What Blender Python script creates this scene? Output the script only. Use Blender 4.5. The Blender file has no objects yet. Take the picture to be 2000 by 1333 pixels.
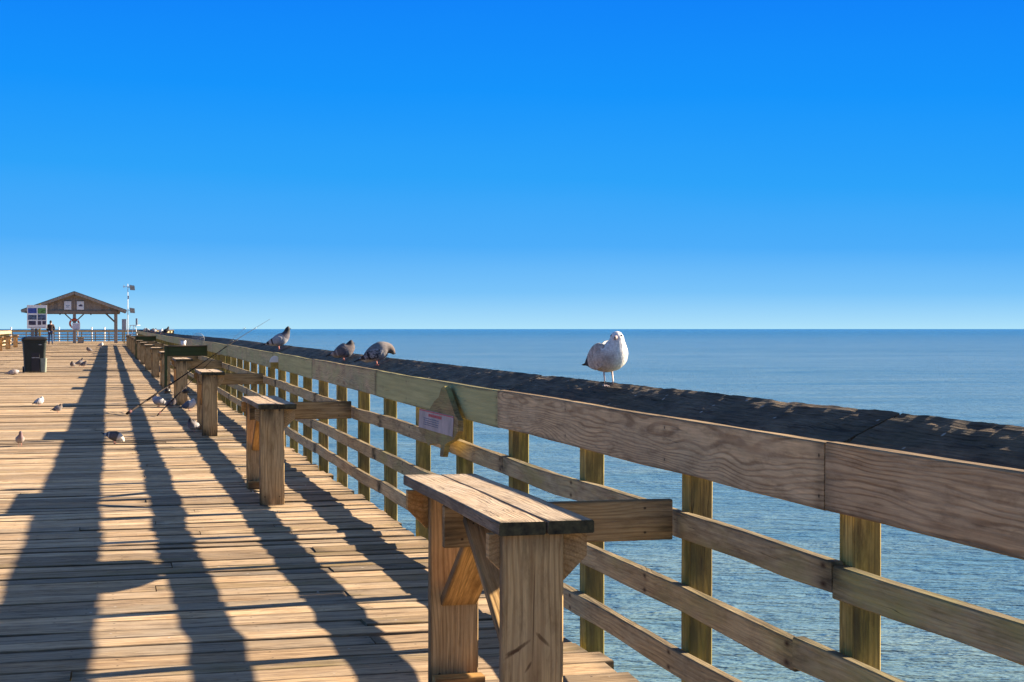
import bpy, math, random
from mathutils import Vector, noise, Quaternion
R = math.radians
random.seed(7)
S = bpy.context.scene
COL = S.collection

# ------------------------------------------------------------------ camera, light, exposure
cam_d = bpy.data.cameras.new('camera'); cam = bpy.data.objects.new('camera', cam_d); COL.objects.link(cam)
cam_d.lens = 54; cam_d.sensor_width = 36; cam_d.clip_start = .05; cam_d.clip_end = 200000
cam.location = (0, 0, 1.33); cam.rotation_euler = (R(90 - .449), 0, -R(14.717))
S.camera = cam
S.view_settings.view_transform = 'Standard'; S.view_settings.look = 'None'
S.view_settings.exposure = 1.9; S.view_settings.gamma = 1
EXPK = 2 ** 1.9
SUN_ELEV, SUN_AZ = R(22.6), math.atan2(1, .095)          # azimuth from +Y towards +X
sd = Vector((math.sin(SUN_AZ) * math.cos(SUN_ELEV), math.cos(SUN_AZ) * math.cos(SUN_ELEV), math.sin(SUN_ELEV)))
ld = bpy.data.lights.new('sun', 'SUN'); ld.energy = 5; ld.angle = R(.55); ld.color = (1, .82, .60)
lo = bpy.data.objects.new('sun', ld); COL.objects.link(lo); lo.rotation_euler = sd.to_track_quat('Z', 'Y').to_euler()

def lin(c):
    return tuple(((v / 255) / 12.92 if v / 255 <= .04045 else ((v / 255 + .055) / 1.055) ** 2.4) for v in c)
W = bpy.data.worlds.new('World'); S.world = W; W.use_nodes = True
nt = W.node_tree; nt.nodes.clear()
wo = nt.nodes.new('ShaderNodeOutputWorld'); b1 = nt.nodes.new('ShaderNodeBackground'); b2 = nt.nodes.new('ShaderNodeBackground')
mx = nt.nodes.new('ShaderNodeMixShader'); tc = nt.nodes.new('ShaderNodeTexCoord'); sx = nt.nodes.new('ShaderNodeSeparateXYZ')
nr = nt.nodes.new('ShaderNodeVectorMath'); nr.operation = 'NORMALIZE'
rp = nt.nodes.new('ShaderNodeValToRGB'); mr = nt.nodes.new('ShaderNodeMapRange'); m2 = nt.nodes.new('ShaderNodeMapRange')
sk = nt.nodes.new('ShaderNodeTexSky'); sk.sky_type = 'NISHITA'; sk.sun_disc = False
sk.sun_elevation = SUN_ELEV; sk.sun_rotation = SUN_AZ; sk.air_density = 1; sk.dust_density = .6; sk.ozone_density = 1.5
L = nt.links.new
L(tc.outputs['Generated'], nr.inputs[0]); L(nr.outputs[0], sx.inputs[0])
mr.inputs['From Min'].default_value = 0; mr.inputs['From Max'].default_value = .25
wn = nt.nodes.new('ShaderNodeTexNoise'); wn.inputs['Scale'].default_value = 2.2; wn.inputs['Detail'].default_value = 5; wn.inputs['Roughness'].default_value = .5
wv_ = nt.nodes.new('ShaderNodeVectorMath'); wv_.operation = 'MULTIPLY'; wv_.inputs[1].default_value = (1, 1, 7); L(nr.outputs[0], wv_.inputs[0]); L(wv_.outputs[0], wn.inputs['Vector'])
wm = nt.nodes.new('ShaderNodeMath'); wm.operation = 'MULTIPLY_ADD'; wm.inputs[1].default_value = -.022; L(wn.outputs['Fac'], wm.inputs[0]); L(sx.outputs['Z'], wm.inputs[2])
wa = nt.nodes.new('ShaderNodeMath'); wa.operation = 'MULTIPLY_ADD'; wa.inputs[1].default_value = .02; L(sx.outputs['X'], wa.inputs[0]); L(wm.outputs[0], wa.inputs[2])
wb = nt.nodes.new('ShaderNodeMath'); wb.operation = 'MULTIPLY'; wb.use_clamp = True; wb.inputs[1].default_value = 12; L(sx.outputs['Z'], wb.inputs[0])
wc_ = nt.nodes.new('ShaderNodeMix'); L(wb.outputs[0], wc_.inputs[0]); L(sx.outputs['Z'], wc_.inputs[2]); L(wa.outputs[0], wc_.inputs[3])
L(sx.outputs['Z'], mr.inputs['Value']); L(wc_.outputs[0], mr.inputs['Value']); L(mr.outputs[0], rp.inputs[0])
m2.inputs['From Min'].default_value = .25; m2.inputs['From Max'].default_value = .55
L(sx.outputs['Z'], m2.inputs['Value']); L(m2.outputs[0], mx.inputs[0])
cr = rp.color_ramp
stops = [(0, (176, 226, 250)), (.03, (160, 216, 250)), (.09, (122, 196, 250)), (.20, (78, 174, 250)), (.36, (46, 163, 250)), (.58, (22, 148, 252)), (.84, (17, 131, 249)), (1, (17, 121, 243))]
cr.elements[0].position = 0; cr.elements[1].position = 1
for p, c in stops[1:-1]: cr.elements.new(p)
for e, (p, c) in zip(cr.elements, stops): e.position = p; e.color = (*lin(c), 1)
L(rp.outputs[0], b1.inputs[0]); b1.inputs[1].default_value = 1 / EXPK
L(sk.outputs[0], b2.inputs[0]); b2.inputs[1].default_value = .042
L(b1.outputs[0], mx.inputs[1]); L(b2.outputs[0], mx.inputs[2]); L(mx.outputs[0], wo.inputs[0])

# ------------------------------------------------------------------ node helpers
class NB:
    def __init__(s, name):
        s.m = bpy.data.materials.new(name); s.m.use_nodes = True; s.t = s.m.node_tree
        s.p = s.t.nodes['Principled BSDF']; s.L = s.t.links.new
    def n(s, t, **k):
        x = s.t.nodes.new(t)
        for a, v in k.items(): setattr(x, a, v)
        return x
    def put(s, sock, v):
        if isinstance(v, bpy.types.NodeSocket): s.L(v, sock)
        elif v is not None:
            if isinstance(v, tuple) and len(v) == 3 and sock.type == 'RGBA': v = (*v, 1)
            sock.default_value = v
    def math(s, op, a, b=None, c=None, clamp=False):
        x = s.n('ShaderNodeMath', operation=op, use_clamp=clamp)
        for i, v in enumerate((a, b, c)):
            if v is not None: s.put(x.inputs[i], v)
        return x.outputs[0]
    def vm(s, op, a, b=None):
        x = s.n('ShaderNodeVectorMath', operation=op); s.put(x.inputs[0], a)
        if b is not None: s.put(x.inputs[1], b)
        return x.outputs['Value'] if op in ('LENGTH', 'DISTANCE') else x.outputs[0]
    def attr(s, name):
        return s.n('ShaderNodeAttribute', attribute_name=name)
    def xyz(s, v):
        x = s.n('ShaderNodeSeparateXYZ'); s.put(x.inputs[0], v); return x.outputs
    def comb(s, a, b, c):
        x = s.n('ShaderNodeCombineXYZ')
        for i, v in enumerate((a, b, c)): s.put(x.inputs[i], v)
        return x.outputs[0]
    def noise(s, v, sc, det=4, rough=.55, dist=0):
        x = s.n('ShaderNodeTexNoise'); s.put(x.inputs['Vector'], v); x.inputs['Scale'].default_value = sc
        x.inputs['Detail'].default_value = det; x.inputs['Roughness'].default_value = rough; x.inputs['Distortion'].default_value = dist
        return x.outputs['Fac']
    def mr(s, v, a, b, c=0, d=1, smooth=False):
        x = s.n('ShaderNodeMapRange'); x.clamp = True
        if smooth: x.interpolation_type = 'SMOOTHSTEP'
        s.put(x.inputs[0], v)
        for i, q in enumerate((a, b, c, d)): s.put(x.inputs[i + 1], q)
        return x.outputs[0]
    def mix(s, f, a, b, mode='MIX'):
        x = s.n('ShaderNodeMix', data_type='RGBA', blend_type=mode)
        s.put(x.inputs[0], f); s.put(x.inputs[6], a); s.put(x.inputs[7], b); return x.outputs[2]
    def bump(s, h, st, dist=.002, nrm=None):
        x = s.n('ShaderNodeBump'); s.put(x.inputs['Height'], h); x.inputs['Strength'].default_value = st; x.inputs['Distance'].default_value = dist
        if nrm: s.put(x.inputs['Normal'], nrm)
        return x.outputs[0]

def wood(name, light, dark, grey, grey_amt=.4, algae=(.08, .10, .03), algae_amt=0., ring=1., rfreq=130, crack=.6, bump=.5,
         nails=None, knots=1., rust=0, endalg=.5, rough=.85, stain=.3, fk=1., marks=(), spots=0, bdist=.004, endr=.09, grime=1.):
    b = NB(name)
    g = b.attr('gc').outputs['Vector']; bd = b.xyz(b.attr('bd').outputs['Vector']); tn = b.attr('tn')
    u, v, w = b.xyz(g)
    lo_ = b.noise(b.comb(b.math('MULTIPLY', u, .55), b.math('MULTIPLY', v, 3.), b.math('MULTIPLY', w, 3.)), 1.5, 3, .5)
    lo2 = b.noise(b.comb(b.math('MULTIPLY', u, .7), 7.3, b.math('MULTIPLY', v, 2.)), 2.0, 2, .5)
    # knots
    vor = b.n('ShaderNodeTexVoronoi'); b.put(vor.inputs['Vector'], b.comb(b.math('MULTIPLY', u, 1.5), b.math('MULTIPLY', v, 4.2), 3.1)); vor.inputs['Scale'].default_value = 1.25
    kd = vor.outputs['Distance']; kmask = b.xyz(vor.outputs['Color'])[0]
    kon = b.math('GREATER_THAN', kmask, 1 - .45 * knots)
    kf = b.math('MULTIPLY', kon, b.mr(kd, .07, .45, 1, 0, True))
    vv = b.math('ADD', v, b.math('MULTIPLY', b.math('SUBTRACT', lo_, .5), .15))
    ww = b.math('ADD', b.math('ADD', w, .035), b.math('MULTIPLY', b.math('SUBTRACT', lo2, .5), .10))
    ww = b.math('ADD', ww, b.math('MULTIPLY', kf, .05))
    r = b.math('SQRT', b.math('ADD', b.math('MULTIPLY', vv, vv), b.math('MULTIPLY', ww, ww)))
    sn = b.math('SINE', b.math('MULTIPLY', r, rfreq * 6.28))
    rg = b.mr(sn, .0, 1., 0, 1, True)
    fib = b.noise(b.comb(b.math('MULTIPLY', u, 5.), b.math('MULTIPLY', v, 170.), b.math('MULTIPLY', w, 170.)), 1., 5, .65)
    fib2 = b.noise(b.comb(b.math('MULTIPLY', u, 1.2), b.math('MULTIPLY', v, 38.), b.math('MULTIPLY', w, 38.)), 1., 4, .6)
    ck = b.noise(b.comb(b.math('MULTIPLY', u, 2.2), b.math('MULTIPLY', v, 55.), b.math('MULTIPLY', w, 55.)), 1., 2, .5, .3)
    ck = b.mr(b.math('ABSOLUTE', b.math('SUBTRACT', ck, .5)), .0, .022, 1, 0)
    ckm = b.noise(b.comb(u, b.math('MULTIPLY', v, 8.), 2.), 2.1, 2, .5)
    ck = b.math('MULTIPLY', ck, b.mr(ckm, .55, .68, 0, crack))
    mot = b.noise(b.comb(u, b.math('MULTIPLY', v, 2.), b.math('MULTIPLY', w, 2.)), 3.4, 5, .6)
    c = b.mix(b.math('MULTIPLY', rg, min(1, .72 * ring)), light, dark)
    c = b.mix(b.mr(fib2, .36, .66, 0, .75 * fk), c, dark)
    c = b.mix(b.mr(mot, .35, .68, 0, grey_amt * 1.6), c, grey)
    c = b.mix(b.mr(fib, .36, .66, 0, .55 * fk), c, tuple(x * .45 for x in dark))
    gr = b.noise(b.comb(b.math('MULTIPLY', u, 1.6), b.math('MULTIPLY', v, 6.), b.math('MULTIPLY', w, 6.)), 3.1, 7, .72)
    c = b.mix(b.mr(gr, .50, .66, 0, .55 * grime), c, b.mix(1., c, (.36, .31, .27), 'MULTIPLY'))
    c = b.mix(b.mr(gr, .47, .34, 0, .40 * grime), c, b.mix(1., c, (1.35, 1.32, 1.28), 'MULTIPLY'))
    # per-board tone
    c = b.mix(1., c, tn.outputs['Color'], 'MULTIPLY')
    # algae
    am = b.noise(b.comb(b.math('MULTIPLY', u, 1.3), b.math('MULTIPLY', v, 3.), b.math('MULTIPLY', w, 3.)), 2.2, 6, .62)
    aa = b.math('ADD', tn.outputs['Alpha'], algae_amt)
    af = b.mr(b.math('ADD', am, b.math('MULTIPLY', aa, .5)), .52, .85, 0, .9)
    c = b.mix(b.math('MULTIPLY', af, b.mr(aa, 0, .12, 0, 1)), c, b.mix(b.mr(fib2, .3, .7, 0, .6), algae, tuple(x * .45 for x in algae)))
    # dark stains
    st = b.noise(b.comb(b.math('MULTIPLY', u, 1.1), b.math('MULTIPLY', v, 9.), b.math('MULTIPLY', w, 9.)), 1.7, 6, .7)
    c = b.mix(b.mr(st, .6, .72, 0, stain), c, (.035, .027, .02))
    # grime along the long edges of a board
    eg = b.mr(b.math('ADD', b.math('ABSOLUTE', bd[2]), b.math('MULTIPLY', b.math('SUBTRACT', st, .5), .5)), .86, 1.02, 0, .7)
    c = b.mix(eg, c, (.05, .038, .026))
    for (mv, mu, an, hl, hw) in marks:
        ca, sa = math.cos(R(an)), math.sin(R(an)); dv = b.math('SUBTRACT', v, mv); du = b.math('SUBTRACT', u, mu)
        p_ = b.math('DIVIDE', b.math('ADD', b.math('MULTIPLY', dv, ca), b.math('MULTIPLY', du, sa)), hl)
        q_ = b.math('DIVIDE', b.math('SUBTRACT', b.math('MULTIPLY', du, ca), b.math('MULTIPLY', dv, sa)), hw)
        e_ = b.math('ADD', b.math('ADD', b.math('MULTIPLY', p_, p_), b.math('MULTIPLY', q_, q_)), b.math('MULTIPLY', b.math('SUBTRACT', fib, .5), 3.))
        c = b.mix(b.mr(e_, .1, 1.7, .75, 0, True), c, (.10, .045, .018))
    # ends
    ed = b.math('MINIMUM', bd[0], b.math('SUBTRACT', bd[1], bd[0]))
    ef = b.math('MULTIPLY', b.mr(ed, 0, endr, 1, 0, True), b.mr(st, .35, .6, 0, endalg))
    c = b.mix(ef, c, (.04, .035, .02))
    # knots colour and cracks
    c = b.mix(b.math('MULTIPLY', kon, b.mr(kd, .025, .075, .85, 0, True)), c, (.05, .028, .016))
    c = b.mix(ck, c, (.012, .010, .009))
    if spots:
        vs_ = b.n('ShaderNodeTexVoronoi'); b.put(vs_.inputs['Vector'], b.comb(u, v, w)); vs_.inputs['Scale'].default_value = 34
        sp_ = b.math('MULTIPLY', b.math('GREATER_THAN', b.xyz(vs_.outputs['Color'])[1], 1 - .07 * spots), b.mr(vs_.outputs['Distance'], .12, .3, 1, 0))
        c = b.mix(b.math('MULTIPLY', sp_, .75), c, (.55, .54, .52))
    if nails:
        sp, off = nails
        um = b.math('SUBTRACT', b.math('MODULO', b.math('ADD', bd[0], sp - off), sp), 0)
        um = b.math('MINIMUM', um, b.math('SUBTRACT', sp, um))
        vl = b.math('SUBTRACT', b.math('ABSOLUTE', bd[2]), .6)
        # bd[2] is the across-board coordinate -1..1
        d = b.math('SQRT', b.math('ADD', b.math('MULTIPLY', um, um), b.math('MULTIPLY', b.math('MULTIPLY', vl, vl), .0085)))
        c = b.mix(b.mr(d, .003, .007, .85, 0), c, (.02, .013, .01))
        if rust:
            c = b.mix(b.math('MULTIPLY', b.mr(d, .004, .03, rust, 0, True), .8), c, (.035, .016, .008))
    b.L(c, b.p.inputs['Base Color']); b.p.inputs['Roughness'].default_value = rough
    b.p.inputs['Specular IOR Level'].default_value = .25
    h = b.math('ADD', b.math('MULTIPLY', fib, .5), b.math('MULTIPLY', fib2, .6))
    h = b.math('SUBTRACT', b.math('SUBTRACT', h, b.math('MULTIPLY', rg, .25)), b.math('MULTIPLY', ck, 1.6))
    b.L(b.bump(h, bump, bdist), b.p.inputs['Normal'])
    return b.m

def plain(name, col, rough=.6, metal=0, var=.12, scale=20, bump=0, spec=.4):
    b = NB(name); t = b.n('ShaderNodeTexCoord').outputs['Object']
    nz = b.noise(t, scale, 5, .6)
    b.L(b.mix(b.mr(nz, .3, .7, 0, 1), tuple(x * (1 - var * 1.5) for x in col), tuple(min(1, x * (1 + var)) for x in col)), b.p.inputs['Base Color'])
    b.put(b.p.inputs['Roughness'], b.mr(nz, .3, .7, max(0, rough - .1), min(1, rough + .12))); b.p.inputs['Metallic'].default_value = metal
    b.p.inputs['Specular IOR Level'].default_value = spec
    if bump: b.L(b.bump(nz, bump, .003), b.p.inputs['Normal'])
    return b.m

def feather(name):
    b = NB(name); t = b.n('ShaderNodeTexCoord').outputs['Object']; a = b.attr('col').outputs['Color']
    vo = b.n('ShaderNodeTexVoronoi'); b.put(vo.inputs['Vector'], b.vm('MULTIPLY', t, (1, 1.6, 1.6))); vo.inputs['Scale'].default_value = 85
    nz = b.noise(t, 60, 4, .6)
    f = b.math('ADD', b.mr(vo.outputs['Distance'], .1, .7, 0, .6), b.mr(nz, .35, .65, 0, .4))
    c = b.mix(f, b.mix(1., a, (1.12, 1.12, 1.12), 'MULTIPLY'), b.mix(1., a, (.68, .66, .66), 'MULTIPLY'))
    b.L(c, b.p.inputs['Base Color']); b.p.inputs['Roughness'].default_value = .75; b.p.inputs['Specular IOR Level'].default_value = .2
    b.L(b.bump(b.math('ADD', vo.outputs['Distance'], nz), .5, .002), b.p.inputs['Normal'])
    return b.m

M = {}
M['deck'] = wood('deck_boards', (.66, .485, .29), (.24, .15, .08), (.50, .42, .32), .35, algae=(.22, .165, .05), ring=.7, rfreq=85, crack=.9, bump=.7, nails=(.61, .05), knots=.55, stain=.65, endalg=.6, spots=.12, grime=1.05)
M['rail'] = wood('weathered_rail_wood', (.66, .52, .28), (.26, .18, .09), (.56, .46, .27), .5, algae=(.38, .35, .12), ring=.7, rfreq=75, endr=.16, endalg=1., fk=.8, crack=.7, bump=.6, nails=(1.22, .05), knots=.8, rust=1.)
M['fascia'] = wood('fascia_wood', (.66, .51, .30), (.26, .165, .085), (.58, .47, .30), .4, algae=(.50, .48, .21), ring=1.1, rfreq=80, fk=.6, crack=.5, bump=.5, nails=(1.22, .03), knots=.35, rust=.2, stain=.2)
M['post'] = wood('treated_post_wood', (.72, .54, .17), (.20, .135, .03), (.58, .48, .20), .35, algae=(.16, .16, .03), algae_amt=.15, ring=.8, rfreq=70, crack=1., bump=.6, knots=.4, stain=.95, grime=1.6)
M['bench'] = wood('table_wood', (.74, .50, .22), (.35, .20, .075), (.60, .43, .22), .35, algae=(.15, .14, .05), ring=1., rfreq=60, crack=.5, bump=.4, knots=.8, stain=.3, fk=.8, nails=(.65, .06), endr=.14, endalg=.9)
M['legwood'] = wood('near_leg_wood', (.76, .51, .22), (.40, .23, .09), (.60, .43, .22), .3, ring=1., rfreq=58, crack=.4, bump=.4, knots=0, stain=.15, fk=.7, marks=((-.045, .405, 34, .042, .0055), (-.060, .398, 20, .02, .006), (.029, .430, -46, .026, .0055), (-.013, .352, 58, .018, .004), (.002, .50, 89, .14, .0022)))
M['orange'] = wood('fresh_brace_wood', (.72, .42, .14), (.38, .19, .05), (.6, .36, .15), .2, ring=.8, rfreq=55, crack=.3, bump=.3, knots=1, stain=.25)
M['top'] = wood('table_top_wood', (.56, .43, .29), (.28, .19, .12), (.47, .39, .30), .5, algae=(.12, .11, .05), ring=.7, rfreq=90, crack=.8, bump=.6, knots=.5, stain=.3, endalg=.8, fk=.75)
M['cap'] = wood('rotten_cap_wood', (.20, .14, .085), (.035, .024, .015), (.30, .23, .155), .6, algae=(.05, .055, .03), algae_amt=.1, ring=.5, rfreq=60, crack=1., bump=1., knots=.3, stain=.85, spots=1, bdist=.014, grime=1.6)
M['greenwood'] = wood('mossy_green_wood', (.10, .09, .045), (.04, .04, .02), (.12, .12, .075), .5, algae=(.06, .085, .03), algae_amt=.4, ring=.6, crack=.6)
M['pavwood'] = wood('pavilion_timber', (.50, .41, .31), (.26, .20, .14), (.42, .37, .31), .4, ring=.6)
M['shingle'] = plain('roof_shingles', (.16, .14, .13), .9, var=.4, scale=9)
M['endgrain'] = plain('mossy_end_grain', (.055, .05, .025), .9, var=.9, scale=30, bump=1)
M['dirty'] = plain('dirty_white_plate', (.44, .35, .33), .6, var=.3, scale=6)
M['white'] = plain('white_paint', (.78, .78, .76), .5, var=.08)
M['grey'] = plain('grey_metal', (.34, .36, .38), .45, .4)
M['black'] = plain('black_plastic', (.018, .018, .02), .4)
M['bin'] = plain('green_grey_bin_plastic', (.022, .032, .030), .6, var=.2, scale=4, spec=.25)
M['binlit'] = plain('sunlit_bin_plastic', (.22, .26, .21), .6, var=.15, scale=5)  # sunlight on the bin's right side put into a paler colour
M['orange_ring'] = plain('orange_ring_plastic', (.65, .09, .02), .5)
M['red'] = plain('red_print', (.55, .06, .06), .6)
M['blueprint'] = plain('blue_print', (.05, .10, .38), .6, var=.4, scale=14)
M['tealprint'] = plain('green_print', (.12, .28, .08), .6, var=.6, scale=16)
M['seaprint'] = plain('slate_print', (.10, .16, .26), .6, var=.7, scale=16)
M['darkprint'] = plain('dark_print', (.05, .045, .08), .6, var=.8, scale=12)
M['skin'] = plain('skin', (.45, .28, .20), .55)
M['jacket'] = plain('dark_maroon_jacket', (.035, .018, .018), .8, var=.3, scale=8)
M['jeans'] = plain('blue_jeans', (.05, .09, .20), .85, var=.3, scale=15)
M['hair'] = plain('dark_hair', (.03, .025, .02), .8)
M['shoe'] = plain('dark_shoe', (.03, .03, .03), .6)
M['feather'] = feather('feathers')
M['pink'] = plain('pink_scaly_leg', (.55, .20, .16), .6)
M['paleleg'] = plain('pale_flesh_leg', (.60, .48, .42), .6)
M['beak'] = plain('dark_beak', (.05, .045, .04), .4)
M['gullbeak'] = plain('pinkish_beak', (.45, .32, .30), .4)
M['eye'] = plain('glossy_eye', (.01, .008, .008), .1, spec=.8)
M['rod'] = plain('dark_carbon_rod', (.02, .014, .012), .7, spec=.15)
M['cork'] = plain('maroon_grip', (.10, .03, .03), .7)
M['silver'] = plain('brushed_steel', (.55, .56, .58), .3, .9)
M['lens'] = plain('lamp_glass', (.30, .31, .30), .15, spec=.8)
M['ochre'] = plain('sunlit_post_ochre', (.36, .26, .07), .8, var=.3)  # ochre of the sunlit post behind the fascia notch

# ------------------------------------------------------------------ mesh builder
class MB:
    def __init__(s): s.v = []; s.f = []; s.mi = []; s.g = []; s.b = []; s.t = []; s.sm = []
    def add(s, vs, fs, g=None, b=None, t=(1, 1, 1, 0), mi=0, smooth=False):
        o = len(s.v); s.v += [tuple(x) for x in vs]; s.f += [tuple(o + i for i in f) for f in fs]
        s.mi += [mi] * len(fs); s.sm += [smooth] * len(fs)
        s.g += g if g else [tuple(x) for x in vs]; s.b += b if b else [(1, 2, 0)] * len(vs)
        s.t += t if isinstance(t, list) else [t] * len(vs)
    def board(s, a, b, wv, tv, seg=1, ch=.0035, wob=0., tone=(1, 1, 1, 0), jit=True, mi=0, shear=0, emi=None):
        a, b, wv, tv = map(Vector, (a, b, wv, tv)); d = b - a; Ln = d.length; dn = d / Ln
        W_, T_ = wv.length, tv.length; wn, tn_ = wv / W_, tv / T_
        c = min(ch, T_ * .45, W_ * .45)
        prof = [(-W_ + c, -T_), (W_ - c, -T_), (W_, -T_ + c), (W_, T_ - c), (W_ - c, T_), (-W_ + c, T_), (-W_, T_ - c), (-W_, -T_ + c)] if c > 0 else [(-W_, -T_), (W_, -T_), (W_, T_), (-W_, T_)]
        n = len(prof); o1, o2, o3 = (random.uniform(0, 60), random.uniform(-.09, .09), random.uniform(-.03, .05)) if jit else (0, 0, 0)
        seed = random.uniform(0, 99)
        vs = []; g = []; bb = []
        for i in range(seg + 1):
            u = Ln * i / seg
            ow = wob * (noise.noise(Vector((u * .9, seed, 0)))) if wob else 0
            ot = wob * .7 * (noise.noise(Vector((u * .9, seed, 9)))) if wob else 0
            for (p, q) in prof:
                e = wob * .35 * noise.noise(Vector((u * 5, p * 30 + seed, q * 30))) if wob else 0
                vs.append(a + dn * (u + shear * p) + wn * (p + ow + e) + tn_ * (q + ot + e)); g.append((u + o1, p + o2, q + o3)); bb.append((u, Ln, p / W_))
        fs = []
        for i in range(seg):
            for k in range(n):
                k2 = (k + 1) % n; fs.append((i * n + k, i * n + k2, (i + 1) * n + k2, (i + 1) * n + k))
        fs.append(tuple(range(n))[::-1]); fs.append(tuple(seg * n + k for k in range(n)))
        s.add(vs, fs, g, bb, tone, mi)
        if emi is not None: s.mi[-2:] = [emi, emi]
    def box(s, lo, hi, mi=0, ch=.004, tone=(1, 1, 1, 0)):
        lo, hi = Vector(lo), Vector(hi); d = hi - lo; c = (lo + hi) / 2; ax = max(range(3), key=lambda i: d[i])
        o = [i for i in range(3) if i != ax]
        a = c.copy(); b = c.copy(); a[ax] = lo[ax]; b[ax] = hi[ax]
        wv = Vector((0, 0, 0)); tv = Vector((0, 0, 0)); i, j = (o if d[o[0]] >= d[o[1]] else o[::-1]); wv[i] = d[i] / 2; tv[j] = d[j] / 2
        s.board(a, b, wv, tv, 1, ch, 0, tone, mi=mi)
    def tube(s, pts, rad, n=8, mi=0, cap=True, tone=(1, 1, 1, 0)):
        pts = [Vector(p) for p in pts]; rad = rad if isinstance(rad, (list, tuple)) else [rad] * len(pts)
        vs = []; up = Vector((0, 0, 1))
        for i, p in enumerate(pts):
            t = (pts[min(i + 1, len(pts) - 1)] - pts[max(i - 1, 0)]).normalized()
            x = t.cross(up)
            if x.length < .05: x = t.cross(Vector((1, 0, 0)))
            x.normalize(); y = x.cross(t)
            for k in range(n):
                a = 2 * math.pi * k / n; vs.append(p + (x * math.cos(a) + y * math.sin(a)) * rad[i])
        fs = [(i * n + k, i * n + (k + 1) % n, (i + 1) * n + (k + 1) % n, (i + 1) * n + k) for i in range(len(pts) - 1) for k in range(n)]
        if cap: fs += [tuple(range(n))[::-1], tuple((len(pts) - 1) * n + k for k in range(n))]
        s.add(vs, fs, mi=mi, t=tone, smooth=True)
    def ball(s, c, r, n=10, mi=0):
        c = Vector(c); r = r if isinstance(r, (tuple, list)) else (r, r, r); vs = []; m = n // 2 + 1
        for i in range(1, m):
            th = math.pi * i / m
            for k in range(n):
                a = 2 * math.pi * k / n; vs.append(c + Vector((r[0] * math.sin(th) * math.cos(a), r[1] * math.sin(th) * math.sin(a), r[2] * math.cos(th))))
        vs += [c + Vector((0, 0, r[2])), c - Vector((0, 0, r[2]))]; T = len(vs) - 2
        fs = [(i * n + k, (i + 1) * n + k, (i + 1) * n + (k + 1) % n, i * n + (k + 1) % n) for i in range(m - 2) for k in range(n)]
        fs += [(T, k, (k + 1) % n) for k in range(n)] + [((m - 2) * n + (k + 1) % n, (m - 2) * n + k, T + 1) for k in range(n)]
        s.add(vs, fs, mi=mi, smooth=True)
    def prism(s, poly, off, mi=0, tone=(1, 1, 1, 0)):
        """poly: 3-D points of one face, off: thickness vector"""
        n = len(poly); off = Vector(off); A = [Vector(p) for p in poly]; o = random.uniform(0, 50)
        vs = A + [p + off for p in A]; g = [(p.y + o if abs(off.x) > 0 else p.x + o, p.z, p.x) for p in vs]
        s.add(vs, [tuple(range(n))[::-1], tuple(range(n, 2 * n))] + [(i, (i + 1) % n, n + (i + 1) % n, n + i) for i in range(n)], g, [(1, 2, 0)] * (2 * n), tone, mi)
    def build(s, name, mats, parent=None, loc=None):
        me = bpy.data.meshes.new(name); me.from_pydata(s.v, [], s.f); mats = mats if isinstance(mats, (list, tuple)) else [mats]
        for m in mats: me.materials.append(M[m] if isinstance(m, str) else m)
        me.polygons.foreach_set('material_index', s.mi); me.polygons.foreach_set('use_smooth', s.sm)
        for nm, data in (('gc', s.g), ('bd', s.b)):
            a = me.attributes.new(nm, 'FLOAT_VECTOR', 'POINT'); a.data.foreach_set('vector', [x for p in data for x in p])
        a = me.attributes.new('tn', 'FLOAT_COLOR', 'POINT'); a.data.foreach_set('color', [x for p in s.t for x in p])
        me.update()
        o = bpy.data.objects.new(name, me); COL.objects.link(o)
        if parent: o.parent = parent
        if loc: o.location = loc
        return o

def empty(name, loc, rz=0):
    o = bpy.data.objects.new(name, None); COL.objects.link(o); o.location = loc; o.rotation_euler = (0, 0, rz); o.empty_display_size = .1; return o
def tag(o, label=None, cat=None, group=None, kind=None):
    if label: o['label'] = label
    if cat: o['category'] = cat
    if group: o['group'] = group
    if kind: o['kind'] = kind
    return o
def tone(base=1., var=.12, hue=.04, alg=0.):
    k = base * random.uniform(1 - var, 1 + var); h = random.uniform(-hue, hue)
    return (k * (1 + h), k, k * (1 - h * 1.3), alg)
PR = [(-50, 0), (6, 0), (12, .01), (18, .03), (30, .06), (50, .07), (115, .2), (500, .2)]
def Z(y):
    for (a, b), (c, d) in zip(PR, PR[1:]):
        if y <= c: return b + (d - b) * max(0, y - a) / (c - a)
    return .2

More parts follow.
